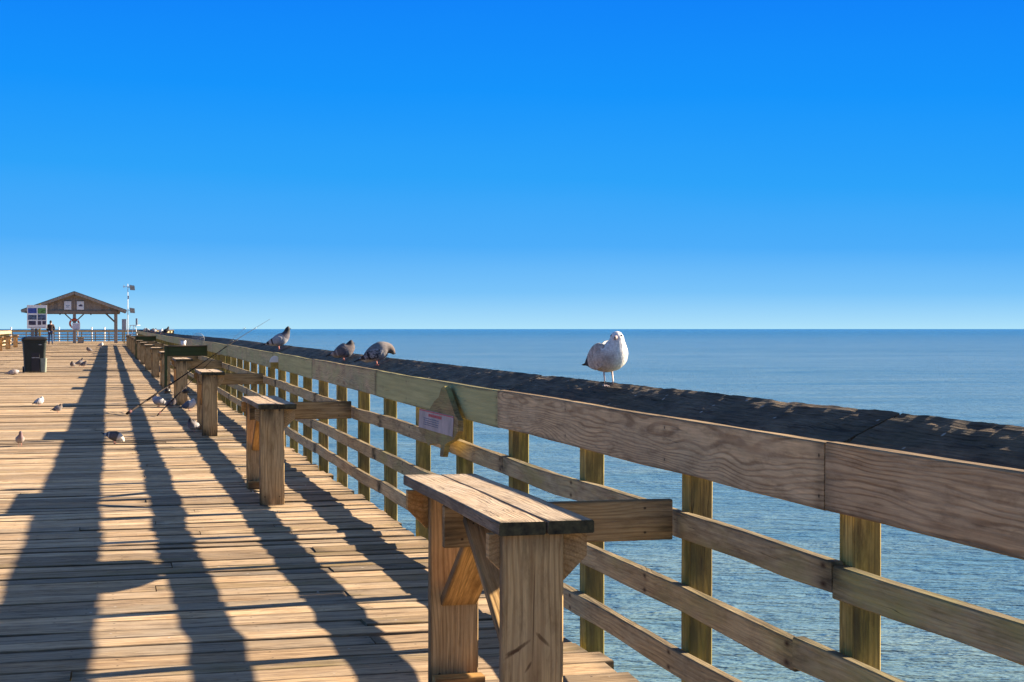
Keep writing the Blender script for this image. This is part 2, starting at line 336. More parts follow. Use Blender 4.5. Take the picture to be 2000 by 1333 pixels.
# ------------------------------------------------------------------ sea
def sea():
    b = NB('sea_water')
    geo = b.n('ShaderNodeNewGeometry').outputs['Position']
    p = b.vm('MULTIPLY', geo, (1, 1, 0))
    rot = b.n('ShaderNodeMapping'); rot.inputs['Rotation'].default_value = (0, 0, R(14.7)); b.put(rot.inputs[0], p); q = rot.outputs[0]
    n1 = b.noise(b.vm('MULTIPLY', q, (.36, 1., 1)), 1.5, 4, .6, .3)
    n2 = b.noise(b.vm('MULTIPLY', q, (.4, 1., 1)), 4.2, 3, .6, .2)
    n3 = b.noise(b.vm('MULTIPLY', q, (.35, 1., 1)), .16, 3, .5)
    n4 = b.noise(b.vm('MULTIPLY', q, (.22, 1., 1)), .021, 3, .55)
    n5 = b.noise(b.vm('MULTIPLY', q, (.12, 1., 1)), .0042, 3, .55)
    h = b.math('ADD', b.math('MULTIPLY', n1, .50), b.math('MULTIPLY', n2, .16)); h = b.math('ADD', h, b.math('MULTIPLY', n3, .9))
    patch = b.math('ADD', b.math('MULTIPLY', n4, .5), b.math('MULTIPLY', n5, .5))
    c = b.mix(b.mr(patch, .42, .6, 0, 1), (.09, .17, .20), (.155, .235, .25))
    n6 = b.noise(b.vm('MULTIPLY', q, (.10, 1., 1)), .32, 4, .7); n7 = b.noise(b.vm('MULTIPLY', q, (.10, 1., 1)), .06, 4, .7)
    c = b.mix(b.mr(b.math('ADD', b.math('MULTIPLY', n6, .6), b.math('MULTIPLY', n7, .4)), .42, .58, 0, .5), c, (.045, .115, .155))
    c = b.mix(b.mr(n3, .45, .7, 0, .45), c, (.23, .305, .27))
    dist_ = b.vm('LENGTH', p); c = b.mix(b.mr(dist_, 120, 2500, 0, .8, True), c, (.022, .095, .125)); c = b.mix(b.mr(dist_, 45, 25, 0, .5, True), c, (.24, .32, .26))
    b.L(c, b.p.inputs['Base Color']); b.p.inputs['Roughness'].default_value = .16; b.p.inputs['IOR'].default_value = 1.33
    b.p.inputs['Specular IOR Level'].default_value = .5
    b.L(b.bump(h, 1., 1.), b.p.inputs['Normal'])
    m = MB(); Rr = 120000; X = [-Rr, -3000, -200, 200, 3000, Rr]
    vs = [(x, y, -6.0) for y in X for x in X]; fs = [(j * 6 + i, j * 6 + i + 1, (j + 1) * 6 + i + 1, (j + 1) * 6 + i) for j in range(5) for i in range(5)]
    m.add(vs, fs); tag(m.build('water', b.m), 'open blue green sea with small ripples reaching the horizon', kind='structure')
sea()

# ------------------------------------------------------------------ deck
def deck():
    m = MB(); y = -4.; row = 0
    while y < 147:
        near = y < 22
        w = .184; gap = random.choice([.005, .007, .010, .015]) if near else .01
        hx0, hx1 = (-6.5, 1.93) if y < 124 else (-15, 4.9)
        if 112 < y <= 124: hx1 = 1.93 + (y - 112) / 12 * 2.9
        ends = hx1 + random.uniform(-.035, .03)
        st = row % 4
        br = {0: [-2.4, 1.17], 1: [-3.7], 2: [-2.7, 1.13], 3: [-4.4]}[st]
        if random.random() < .22: br = [-3.6, random.choice([-.2, .62, .3, -.75])]
        br = sorted(q + random.uniform(-.07, .07) for q in br)
        xs = [hx0] + [q for q in br if hx0 < q < ends - .2] + [ends]
        skew = random.uniform(-.005, .005) if near else 0
        z = Z(y)
        base = random.choice([.62, .8, .95, 1.08, 1.18, 1.3])
        for a, c in zip(xs, xs[1:]):
            k = tone(base, .07, .05, max(0, random.uniform(-.3, .03) if c < 1.7 else random.uniform(-.15, .2)))
            zz = z - .019 + random.uniform(-.003, .004)
            m.board((a + .003, y + w / 2 + skew, zz), (c - .003, y + w / 2 - skew + random.uniform(-.002, .002), zz + random.uniform(-.003, .003) * (1 if near else 0)),
                    (0, w / 2, random.uniform(-.004, .004)), (0, 0, .019), 7 if near else 1, .004 if y < 40 else 0, .009 if near else 0, k)
        y += w + gap; row += 1
    tag(m.build('pier_deck', 'deck'), 'sunlit brown plank decking of the pier with dark gaps and butt joints', kind='structure')
    s = MB(); random.seed(11)
    for x in (-6.2, -4.6, -3, -1.4, .2, 1.75):
        s.board((x, -4, -.19), (x, 60, -.13), (0, 0, .13), (.04, 0, 0), 2, 0); s.board((x, 60, -.12), (x, 147, .01), (0, 0, .12), (.04, 0, 0), 1, 0)
    y = 1
    while y < 146:
        s.board((-6.4, y, -.48), (1.9, y, -.48), (0, 0, .15), (0, .07, 0), 1, 0); y += 7.32
    for y0 in (126, 146): s.board((-14.5, y0, -.28), (4.7, y0, -.28), (0, 0, .15), (0, .07, 0), 1, 0)
    tag(s.build('pier_joists', 'post'), 'dark timber joists carrying the pier deck', kind='structure')
    y = 1; g = None; k = 0
    proto = None
    while y < 147:
        for x in (-5.9, 1.1):
            if proto is None:
                t = MB(); t.tube([(0, 0, -7.5), (0, 0, -.62)], .17, 12); proto = t.build('timber_piling', 'post')
                o = proto
            else:
                o = proto.copy(); COL.objects.link(o)
            o.location = (x, y, 0)
            tag(o, 'round timber piling standing in the water under the pier deck', 'piling', 'pilings under the pier')
        y += 7.32
deck()

# ------------------------------------------------------------------ railings
def cap_board(a, b, tv, wv, amp, tn_, du=.03):
    """rotten cap plank: top is a displaced grid. a,b end points of the inner top edge, wv across, tv down"""
    m = MB(); a, b, wv, tv = map(Vector, (a, b, wv, tv)); d = b - a; Ln = d.length; dn = d / Ln
    nu = max(2, int(Ln / du)); nv = 9; sd_ = random.uniform(0, 99); up = -tv.normalized(); T_ = tv.length
    vs = []; g = []; bb = []
    for i in range(nu + 1):
        u = Ln * i / nu; e = min(u, Ln - u)
        for k in range(nv + 4):
            if k < nv: t = k / (nv - 1); w = wv * t; z = 0
            else: t = {0: 1, 1: 1, 2: 0, 3: 0}[k - nv]; w = wv * t; z = {0: .5, 1: 1, 2: 1, 3: .5}[k - nv]
            q = Vector((u * 2.2, t * 3.5 + sd_, z * 2)); q2 = Vector((u * 11, t * 9 + sd_, z * 5))
            h = amp * (noise.noise(q) * .5 + noise.noise(q2) * .5 + .4 * noise.noise(q2 * 2.3))
            if amp > .005:
                r_ = noise.noise(Vector((u * 3.2, t * 5 + sd_, 4)));  h -= amp * 1.3 * max(0, r_ - .15) * 2
                hh = noise.noise(Vector((u * 2.1, sd_, 8)))
                if t < .35 and z == 0: h -= amp * (1 - t / .35) * (1.1 + hh)
            if z >= .5: h *= -.4
            vs.append(a + dn * u + w + tv * z + up * h + wv.normalized() * (amp * .9 * noise.noise(q2 + Vector((5, 5, 5))) if t in (0, 1) else 0))
            g.append((u + sd_, t * wv.length, z * .04)); bb.append((u, Ln, 0))
    n = nv + 4; fs = []
    for i in range(nu):
        for k in range(n):
            k2 = (k + 1) % n; fs.append((i * n + k, (i + 1) * n + k, (i + 1) * n + k2, i * n + k2))
    fs += [tuple(range(n)), tuple(nu * n + k for k in range(n))[::-1]]
    m.add(vs, fs, g, bb, tn_, smooth=False)
    return m

def railing(name, label, p0, p1, side, detail=0, maxposts=100, hcap=1.07, warm=False, posts_beyond=False):
    """posts every 1.22 m from p0 to p1; side = unit vector pointing away from the deck"""
    p0, p1 = Vector((*p0, 0)), Vector((*p1, 0)); d = p1 - p0; Ln = d.length; dn = d / Ln; sv = Vector((side[0], side[1], 0)).normalized()
    root = empty(name, (p0.x, p0.y, Z(p0.y))); tag(root, label, 'railing', 'railings round the pier')
    inv = Vector((p0.x, p0.y, Z(p0.y)))
    def P(u, s_, z):
        q = p0 + dn * u; return Vector((q.x, q.y, Z(q.y) + z)) + sv * s_ - inv
    def fin(m, nm, mat): return m.build(nm, mat, root)
    near = detail
    n = int(Ln / 1.22) + 1
    extra = None
    for i in range(n):
        u = i * 1.22; hi = near and u < 16
        m = MB() if i < maxposts - 1 else (extra or MB())
        m.board(P(u, .09, -.55), P(u, .09, 1.0 if not warm else 1.03), dn * .043, sv * .043, 8 if hi else 1, .005 if u < 40 and near else 0, .006 if hi else 0, tone(1, .12, .06, random.uniform(0, .35)))
        if i < maxposts - 1: fin(m, 'post', 'post')
        else: extra = m
    if extra: o = fin(extra, 'post', 'post'); 
    if not near:
        # distant railing: long rails
        segn = max(1, round(Ln / 3.66)); SL = Ln / segn
    else: SL = 3.66; segn = int(Ln / SL)
    for k in range(segn):
        u0, u1 = k * SL + .004, (k + 1) * SL - .004; hi = near and u0 < 16
        sg = 12 if hi else (3 if near and u0 < 40 else 1); ch = .004 if near and u0 < 40 else 0
        off = [random.uniform(-.012, .012) if near else 0 for _ in range(8)]
        for j, (zt, alg) in enumerate(((.686, .2), (.425, .22), (.203, 0))):
            m = MB(); za = zt - .0445 + off[j] * .7; zb = zt - .0445 + off[j + 3] * .7
            m.board(P(u0 + (.25 if j == 1 else 0) * near, .025, za), P(u1 + (.25 if j == 1 else 0) * near, .025, zb), (0, 0, .0445), sv * .019, sg, ch, .012 if hi else (.006 if near else 0),
                    tone(.95 if not warm else 1.15, .1, .05, random.uniform(0, alg) + (.15 if (k < 1 and j < 2 and near) else 0)))
            fin(m, 'rail_board', 'rail' if not warm else 'top')
        m = MB()
        fal = [0.0, 0.0, .85, .25, .75, .5, .45, .6, .3, .65][k % 10] if near else .2
        ft = [(.95, .86, .80), (1.1, 1.03, .96), (1.1, 1.12, 1.05), (1.0, .98, .94), (1.1, 1.12, 1.05)][min(k, 4)] if near else (1.1, 1.1, 1.05)
        m.board(P(u0, 0, .924 + off[6] * .4), P(u1, 0, .924 + off[7] * .4), (0, 0, .094), sv * .019, sg, ch, .006 if hi else 0, (*ft, fal))
        fin(m, 'fascia_board', 'fascia' if not warm else 'top')
        if near:
            amp = .0052 if k < 2 else .0026
            m = cap_board(P(u0, .028, 1.016 + off[0] * .3), P(u1, .028 + off[2] * .4, 1.016 + off[1] * .3), (0, 0, -.036), sv * .185 + Vector((0, 0, .079)), amp, tone(1, .2, .03, 0), .016 if u0 < 10 else (.05 if u0 < 30 else .4))
            fin(m, 'cap_board', 'cap')
        else:
            m = MB(); m.board(P(u0, .07, 1.04), P(u1, .07, 1.04), sv * .09, (0, 0, .019), 1, 0, 0, tone(.9)); fin(m, 'cap_board', 'top')
    return root
random.seed(3)
# first fascia joint falls at y=3.86, posts at y = 3.82 + 1.22 n
railing('pier_railing', 'long weathered timber railing with dark rotten cap running along the right edge', (1.92, .20), (1.92, 111.9), (1, 0), 1)
railing('pier_railing', 'sunlit pale timber railing along the left edge behind the left tables', (-6.4, 72), (-6.4, 109.8), (-1, 0), warm=True)
railing('pier_railing', 'short slanting railing where the pier widens on the right', (1.95, 112.3), (4.85, 124), (12, -3), warm=True)
railing('pier_railing', 'short railing along the right side of the pier head', (4.88, 124.4), (4.88, 147), (1, 0), warm=True)
railing('pier_railing', 'thin dark railing across the far end of the pier behind the pavilion', (-14.6, 146.9), (4.8, 146.9), (0, 1))

# ------------------------------------------------------------------ bait tables along the right railing
def box_between(m, a, b, w, t, wdir, **k):
    a, b = Vector(a), Vector(b); d = (b - a).normalized(); wd = Vector(wdir); td = d.cross(wd).normalized()
    m.board(a, b, wd * (w / 2), td * (t / 2), **k)
def table(y0, label, arm=True, x0=1.10, mirror=False, near=True, group='bait tables along the right railing', len_=1.48, rx=.02, ztop=.775):
    z = Z(y0 + .7); sx = -1 if mirror else 1
    r = empty('bait_table', (x0, y0, z)); 
    if mirror: r.rotation_euler[2] = math.pi
    tag(r, label, 'table', group)
    sg = 8 if near else 1; wb = .005 if near else 0; ch = .004 if near else 0
    for i in range(2):                                              # two top planks
        m = MB(); xx = .052 + i * .143
        m.board((xx, 0 - random.uniform(0, .012), ztop - .019), (xx, len_ + random.uniform(-.01, .012), ztop - .019), (.0695, 0, 0), (0, 0, .019), sg, ch, wb, tone(1.05, .08, .03, .0), emi=1); m.build('top_plank', ['top', 'endgrain'], r)
    zt = ztop - .039
    for k, yy in enumerate((.035, len_ - .2)):                      # legs of 2x8 plank
        m = MB(); m.board((.085 + k * rx, yy, 0), (.085 + k * rx, yy, zt), (.092, 0, 0), (0, .019, 0), sg, ch, wb, tone(1.0, .06, .03, .0), jit=not (y0 < 6 and k == 0)); m.build('leg', 'legwood' if y0 < 6 and k == 0 else 'bench', r)
    for yy in (.035 + .04, len_ - .2 + .04):                        # chamfered cross cleats under the top
        m = MB(); a = -.035; b = .262; zt2 = zt - .002
        poly = [(a, zt2), (b, zt2), (b, zt2 - .07), (b - .07, zt2 - .14), (a + .07, zt2 - .14), (a, zt2 - .07)]
        m.prism([(p, yy - .018, q) for p, q in poly][::-1], (0, .037, 0), tone=tone(.95)); m.build('cleat', 'orange' if yy > 1 else 'bench', r)
    # braces from the legs up to the arm
    m = MB(); box_between(m, (.10 + rx, len_ - .225, .33), (.10 + rx, .87, .60), .135, .036, (1, 0, 0), seg=2, ch=ch, tone=tone(1.1)); m.build('brace', 'orange', r)
    m = MB(); box_between(m, (.10, .078, .30), (.10, .72, .70), .12, .030, (1, 0, 0), seg=2, ch=ch, tone=tone(1.0)); m.build('brace', 'bench', r)
    if arm:
        m = MB(); m.board((-.012, .79, .665), (.80, .79, .665), (0, 0, .07), (0, .019, 0), sg, ch, wb, tone(.8, .06)); m.build('arm', 'bench', r)
    m = MB(); m.board((.0 + rx, len_ - .255, .03), (.185 + rx, len_ - .255, .03), (0, .036, 0), (0, 0, .03), 1, ch, 0, tone(1.1)); m.build('foot_block', 'orange', r)
    return r
random.seed(21)
labels = ['nearest bait table with plank top and orange brace, lower centre of the photo',
          'second bait table along the railing, just behind the nearest one',
          'third bait table along the railing with a grey pigeon at its leg',
          'fourth bait table, behind the third and in front of the green divider board',
          'fifth bait table, first one past the nearer green divider board',
          'sixth bait table, second one past the nearer green divider board',
          'seventh bait table, third one past the nearer green divider board']
for k in range(14):
    y = 4.26 + 7.32 * k
    table(y, labels[k] if k < 7 else 'far bait table whose leg shows in the overlapping row before the pavilion', near=k < 3, ztop=.775 if k != 1 else .755, rx=.045 if k == 0 else .01)
# left side tables
random.seed(5)
for i, y in enumerate((78.6, 85.9, 93.2, 100.5)):
    t = table(y, ['table leg cut by the left edge of the photo', 'nearer left table at the cut edge of the photo', 'dark table with a wide leg before the sunlit left railing', 'farthest left table standing just left of the black bin'][i], x0=-5.75, near=False, group='bait tables along the left railing', arm=False)
    m = MB(); m.board((-.62, .79, .665), (.2, .79, .665), (0, 0, .07), (0, .019, 0), 1, 0, 0, tone(.9)); m.build('arm', 'bench', t)

def divider(y, label):
    r = empty('divider_board', (1.06, y, Z(y))); tag(r, label, 'divider', 'mossy green divider boards')
    m = MB(); m.board((.06, 0, .83), (.83, 0, .83), (0, 0, .095), (0, .02, 0), 3, .004, .004, (1, 1, 1, .6)); m.build('cross_board', 'greenwood', r)
    m = MB(); m.board((.0, 0, .936), (.83, 0, .936), (0, .045, 0), (0, 0, .01), 1, .003, 0, (1, 1, 1, .0)); m.build('sunlit_top_strip', 'top', r)  # sun on the board's top edge put into a strip of paler wood
    m = MB(); m.board((.03, .0, 0), (.03, .0, .924), (.028, 0, 0), (0, .043, 0), 3, .004, .004, (1.5, 1.6, 1.5, .3)); m.build('post', 'greenwood', r)
divider(31., 'nearer mossy green divider board with its sunlit top edge as a pale strip, joining the railing')
divider(65., 'farther mossy green divider board with its sunlit top edge as a pale strip, near the pavilion')

# ------------------------------------------------------------------ notice on the railing
def notice():
    y0 = 9.; r = empty('wooden_notice_board', (1.897, y0, 0)); tag(r, 'grey wooden cut-out board with a white notice, leaning on the railing', 'notice board')
    out = [(8.818, 1.000), (8.733, .968), (8.623, .912), (8.515, .859), (8.409, .822), (8.396, .765), (8.501, .712), (8.72, .668), (8.761, .593), (8.845, .59), (8.84, .66), (9.052, .650), (9.20, .628), (9.30, .665), (9.49, .696), (9.506, .82), (9.33, .836), (9.20, .850), (9.08, .90), (8.96, .93), (8.90, .985)]
    m = MB()
    def tilt(y, z): return (1.880 - .02 * max(0, (1.0 - z)) / .4 - 1.897, y * .971 - y0, 1.33 - (1.33 - z) * .984)
    m.prism([tilt(*p) for p in out], (-.030, 0, 0), tone=(.66, .56, .44, .2)); m.build('backboard', 'rail', r)
    m = MB()
    def q(s_, h_, o=0):   # s 0..1 from far to near, h 0..1
        y = 9.5 - s_ * .985; z0 = .722 + (.836 - .722) * h_ + .004 * s_
        t = tilt(y, z0); return (t[0] - .0312 - o, t[1], t[2])
    m.prism([q(0, 0), q(1, 0), q(1, 1), q(0, 1)], (-.003, 0, 0)); pl = m.build('white_plate', 'dirty', r)
    m = MB(); m.prism([q(0, .93, .0035), q(1, .93, .0035), q(1, .98, .0035), q(0, .98, .0035)], (-.0012, 0, 0)); m.build('red_line', 'red', pl)
    random.seed(2)
    m = MB()
    for row, (h0, h1, s0, s1, w_) in enumerate(((.70, .84, .30, .66, .035),)):
        s_ = s0
        while s_ < s1:
            a = random.uniform(.4, 1) * w_; m.prism([q(s_, h0, .0035), q(s_ + a, h0, .0035), q(s_ + a, h1, .0035), q(s_, h1, .0035)], (-.0012, 0, 0)); s_ += a + .012
    m.build('red_lettering', 'red', pl)
    m = MB()
    for h0 in (.55, .44, .33, .22):
        s_ = .16
        while s_ < .6:
            a = random.uniform(.01, .04); m.prism([q(s_, h0, .0035), q(s_ + a, h0, .0035), q(s_ + a, h0 + .035, .0035), q(s_, h0 + .035, .0035)], (-.0012, 0, 0)); s_ += a + .014
    m.build('small_lettering', 'seaprint', pl)
notice()
def dome():  # plate and block added in place of a notch cut in the fascia
    y = 17.9; r = empty('notch_stand_in', (1.865, y, .84)); tag(r, 'white dome shaped plate and ochre block added in place of a notch in the railing', 'notch stand-in')
    z = Z(y)
    m = MB(); n = 12; poly = [(.0 + .062 * math.cos(math.pi * i / n), 0, .075 + z + .075 * math.sin(math.pi * i / n)) for i in range(n + 1)]
    m.prism(poly, (0, .02, 0)); m.build('white_plate', 'white', r)
    m = MB(); m.box((-.05, 0, z), (.06, .05, .074 + z)); m.build('sunlit_post_block', 'ochre', r)  # sunlit post behind the notch, put into the block's ochre colour
dome()

# ------------------------------------------------------------------ birds
def catmull(P, n):
    out = []; N = len(P)
    for i in range(N - 1):
        p0, p1, p2, p3 = P[max(i - 1, 0)], P[i], P[i + 1], P[min(i + 2, N - 1)]
        for k in range(n):
            t = k / n
            out.append([.5 * ((2 * b) + (-a + c) * t + (2 * a - 5 * b + 4 * c - d) * t * t + (-a + 3 * b - 3 * c + d) * t ** 3) for a, b, c, d in zip(p0, p1, p2, p3)])
    out.append(list(P[-1])); return out
def lerp(a, b, t): return tuple(x + (y - x) * t for x, y in zip(a, b))
def loft(name, keys, colf, parent, n=16, sub=4, mat='feather'):
    """keys: (x,y,z, half-width, half-height, yaw)"""
    K = catmull([list(k) for k in keys], sub); vs = []; cols = []
    C = [Vector(k[:3]) for k in K]
    for i, k in enumerate(K):
        T = (C[min(i + 1, len(C) - 1)] - C[max(i - 1, 0)]).normalized(); side = Vector((-math.sin(k[5]), math.cos(k[5]), 0))
        side = (side - T * side.dot(T)).normalized(); up = T.cross(side).normalized()
        for j in range(n):
            a = 2 * math.pi * j / n
            p = C[i] + side * (math.cos(a) * max(.0008, k[3])) + up * (math.sin(a) * max(.0008, k[4])); vs.append(p)
            cols.append(colf(i / (len(K) - 1), math.sin(a), p))
    m = len(K); fs = [(i * n + j, (i + 1) * n + j, (i + 1) * n + (j + 1) % n, i * n + (j + 1) % n) for i in range(m - 1) for j in range(n)]
    fs += [tuple(range(n)), tuple((m - 1) * n + j for j in range(n))[::-1]]
    me = bpy.data.meshes.new(name); me.from_pydata([tuple(v) for v in vs], [], fs)
    a = me.attributes.new('col', 'FLOAT_COLOR', 'POINT'); a.data.foreach_set('color', [x for c in cols for x in (*c, 1)])
    me.polygons.foreach_set('use_smooth', [True] * len(fs)); me.materials.append(M[mat]); me.update()
    o = bpy.data.objects.new(name, me); COL.objects.link(o); o.parent = parent; return o

POSES = {
 'stand': dict(body=[(-.185, 0, .055, .020, .004), (-.13, 0, .075, .026, .008), (-.085, 0, .095, .036, .026), (-.03, 0, .115, .054, .048), (.025, 0, .138, .058, .056), (.062, 0, .168, .046, .046), (.080, 0, .202, .030, .032), (.088, 0, .232, .0225, .025), (.094, 0, .252, .0215, .021), (.096, 0, .266, .013, .011), (.096, 0, .271, .002, .002)], head=(.094, 0, .248), hyaw=0, wing=((.045, .150), (-.155, .066)), leg=.09),
 'hunch': dict(body=[(-.150, 0, .035, .018, .004), (-.11, 0, .055, .026, .010), (-.07, 0, .075, .040, .030), (-.02, 0, .095, .058, .050), (.025, 0, .112, .060, .056), (.052, 0, .135, .046, .044), (.060, 0, .158, .030, .031), (.064, 0, .176, .023, .023), (.066, 0, .190, .013, .012), (.066, 0, .195, .002, .002)], head=(.064, 0, .172), hyaw=0, wing=((.035, .115), (-.125, .045)), leg=.06),
 'preen': dict(body=[(-.180, 0, .030, .020, .004), (-.13, 0, .050, .028, .010), (-.085, 0, .078, .042, .032), (-.03, 0, .108, .060, .054), (.025, 0, .134, .064, .062), (.062, 0, .147, .054, .054), (.092, 0, .150, .037, .040), (.113, 0, .140, .027, .028), (.127, 0, .124, .021, .021), (.133, 0, .110, .013, .012), (.134, 0, .104, .002, .002)], head=(.124, 0, .128), hyaw=0, wing=((.05, .135), (-.15, .045)), leg=.07, down=1),
 'peck': dict(body=[(-.150, 0, .135, .018, .004), (-.11, 0, .125, .026, .009), (-.07, 0, .115, .040, .030), (-.02, 0, .100, .055, .048), (.03, 0, .090, .055, .050), (.065, 0, .075, .042, .040), (.088, 0, .056, .028, .028), (.100, 0, .040, .022, .022), (.106, 0, .026, .014, .014), (.108, 0, .018, .002, .002)], head=(.102, 0, .036), hyaw=0, wing=((.04, .098), (-.135, .122)), leg=.055, down=1),
 'lie': dict(body=[(-.17, 0, .030, .018, .004), (-.12, 0, .036, .026, .010), (-.08, 0, .045, .040, .028), (-.02, 0, .055, .056, .046), (.03, 0, .062, .056, .048), (.065, 0, .068, .042, .038), (.088, 0, .072, .028, .028), (.104, 0, .072, .022, .022), (.116, 0, .068, .012, .012), (.120, 0, .066, .002, .002)], head=(.102, 0, .070), hyaw=0, wing=((.04, .062), (-.15, .034)), leg=.03),
 'gull': dict(body=[(-.185, 0, .085, .018, .004), (-.135, 0, .092, .026, .010), (-.095, 0, .096, .040, .026), (-.045, 0, .106, .062, .050), (.005, 0, .120, .073, .062), (.045, 0, .138, .066, .063), (.060, 0, .170, .046, .047), (.064, 0, .190, .033, .034), (.064, 0, .206, .0285, .029), (.065, 0, .219, .018, .018), (.065, 0, .2245, .002, .002)], head=(.064, 0, .203), hyaw=-44, wing=((.066, .140), (-.165, .088)), leg=.075),
}
GREY, LG, DK, WH = (.16, .165, .19), (.36, .37, .40), (.03, .032, .042), (.66, .66, .66)
def bird(kind, pose, pos, heading, label, pal, scale=1., group=None, roll=0, hyaw=None, pitch=0):
    P = dict(POSES[pose])
    if kind == 'pigeon' and pose in ('hunch', 'preen', 'stand'):
        dl = .018 if pose != 'stand' else .014
        P['body'] = [(k[0], k[1], k[2] - dl * (i_ > 1), *k[3:]) for i_, k in enumerate(P['body'])]; P['head'] = (P['head'][0], 0, P['head'][2] - dl); P['leg'] -= dl
        P['wing'] = ((P['wing'][0][0], P['wing'][0][1] - dl), P['wing'][1])
    r = empty(kind, pos, heading); r.scale = (scale, scale, scale * (1.1 if kind == 'gull' else 1)); r.rotation_euler = (0, pitch, heading)
    tag(r, label, 'bird', group)
    hy = R(P['hyaw'] if hyaw is None else hyaw); nb = len(P['body'])
    fat = 1.14 if kind == 'pigeon' else 1
    keys = [(k[0], k[1], k[2], k[3] * fat, k[4] * (fat if 1 < i_ < nb - 3 else 1), 0) for i_, k in enumerate(P['body'])]
    def bc(t, s_, p):
        if t < .12: c = pal['tail']
        elif t < .5: c = lerp(pal['belly'], pal['back'], max(0, min(1, s_ * 1.2 + .4)))
        elif t < .70: c = lerp(pal['breast'], pal['neck'], (t - .5) / .2)
        else: c = lerp(pal['neck'], pal['head'], min(1, (t - .70) / .1))
        if kind == 'gull' and .25 < t < .66:
            e = max(0, min(1, (abs(p.y) - .018) / .025)) * max(0, min(1, (.155 - p.z) / .03)); c = lerp(c, pal['wing'], e * .8)
            k = 1 + .45 * e * noise.noise(p * 90); return tuple(x * k for x in c)
        k = 1 + .12 * noise.noise(p * 70); return tuple(x * k for x in c)
    body = loft('body', keys, bc, r)
    (wx0, wz0), (wx1, wz1) = P['wing']
    maxw = max(k[3] for k in keys)
    for s_ in (1, -1):
        wk = []
        for t, hw, th in ((0, .004, .006), (.10, .026, .013), (.25, .038, .016), (.45, .038, .015), (.62, .028, .012), (.8, .015, .008), (.95, .007, .005), (1., .002, .002)):
            x = wx0 + (wx1 - wx0) * t; z = wz0 + (wz1 - wz0) * t
            yy = s_ * ((maxw - (.008 if kind == 'gull' else 0)) * (1 - t * t * .88) - .011 * (1 - t) - (.018 * max(0, 1 - t * 5) if kind == 'gull' else 0) + (.004 if t > .6 else 0)); g = hw * (1.35 if kind == 'gull' else 1)
            wk.append((x, yy, z, th, g, 0))
        def wc(t, q, p):
            if kind == 'gull':
                c = pal['wing'] if t < .62 else DK
                k = 1 + .55 * noise.noise(p * 55) + .3 * noise.noise(p * 140); return tuple(max(.01, x * k) for x in c)
            c = pal['wing']
            if .47 < t < .54 or .64 < t < .74: c = pal['bar']
            elif pal is pche and t < .8 and noise.noise(Vector((p.x * 62, p.y * 30, p.z * 95))) > .08: c = (.06, .06, .065)
            if t > .82: c = DK
            k = 1 + .15 * noise.noise(p * 80); return tuple(x * k for x in c)
        loft('wing', wk, wc, r, n=20, sub=7)
    h = Vector(P['head']); dz = -.55 if P.get('down') else -.12
    d = Vector((math.cos(hy), math.sin(hy), dz)).normalized(); sdv = Vector((-math.sin(hy), math.cos(hy), 0))
    hr = .029 if kind == 'gull' else .019
    m = MB(); L_ = .036 if kind == 'gull' else .02
    a = h + d * hr * .8
    m.tube([a, a + d * L_ * .6, a + d * L_ * .92 + Vector((0, 0, -.002)), a + d * L_ + Vector((0, 0, -.006))], [.0085 if kind == 'gull' else .005, .0065 if kind == 'gull' else .0035, .005 if kind == 'gull' else .002, .0006], 8); m.build('beak', 'gullbeak' if kind == 'gull' else 'beak', r)
    if kind == 'gull':
        m = MB(); m.tube([a + d * L_ * .68, a + d * L_ * .95 + Vector((0, 0, -.003))], [.0068, .0054], 8); m.build('beak_tip', 'beak', r)
    for s_ in (1, -1):
        m = MB(); m.ball(h + d * hr * .52 + sdv * (s_ * hr * .80) + Vector((0, 0, hr * .18)), .0042 if kind == 'gull' else .003, 8); m.build('eye', 'eye', r)
    if pose != 'lie':
        for s_ in (1, -1):
            m = MB(); lw = .0034 if kind == 'gull' else .003; x = .0; yb = s_ * .022
            m.tube([(x - .008, yb, P['leg'] + .02), (x - .004, yb, P['leg'] * .75), (x + .002, yb * 1.05, P['leg'] * .35), (x, yb * 1.08, .004)], [lw * 2.4, lw * 1.3, lw, lw], 6)
            for an in (-.5, 0, .5, math.pi):
                l_ = .026 if an != math.pi else .012
                m.tube([(x, yb * 1.08, .005), (x + l_ * .5 * math.cos(an), yb * 1.08 + l_ * .5 * math.sin(an), .005), (x + l_ * math.cos(an), yb * 1.08 + l_ * math.sin(an), .0015)], [lw, lw * .85, lw * .5], 5)
            m.build('leg', 'paleleg' if kind == 'gull' else 'pink', r)
    return r
pg = dict(tail=DK, belly=LG, back=LG, breast=(.14, .13, .16), neck=(.03, .035, .035), head=(.05, .052, .06), wing=(.40, .40, .42), bar=DK)
pdark = dict(tail=DK, belly=(.2, .2, .21), back=GREY, breast=(.16, .14, .15), neck=(.06, .05, .05), head=(.05, .05, .06), wing=(.13, .12, .13), bar=(.28, .27, .28))
pche = dict(tail=DK, belly=(.36, .36, .37), back=(.2, .2, .21), breast=(.26, .24, .24), neck=(.13, .10, .085), head=(.12, .09, .08), wing=(.30, .30, .32), bar=(.03, .03, .035))
pwht = dict(tail=DK, belly=WH, back=(.55, .55, .56), breast=WH, neck=(.6, .6, .6), head=WH, wing=(.52, .52, .54), bar=(.1, .1, .11))
pbw = dict(tail=DK, belly=(.1, .1, .1), back=(.08, .08, .09), breast=(.5, .5, .5), neck=(.72, .70, .58), head=(.78, .76, .62), wing=(.10, .10, .12), bar=(.45, .45, .45))
pbr = dict(tail=DK, belly=(.3, .26, .24), back=(.25, .22, .22), breast=(.26, .20, .20), neck=(.2, .12, .13), head=(.18, .15, .17), wing=(.42, .38, .36), bar=(.2, .17, .17))
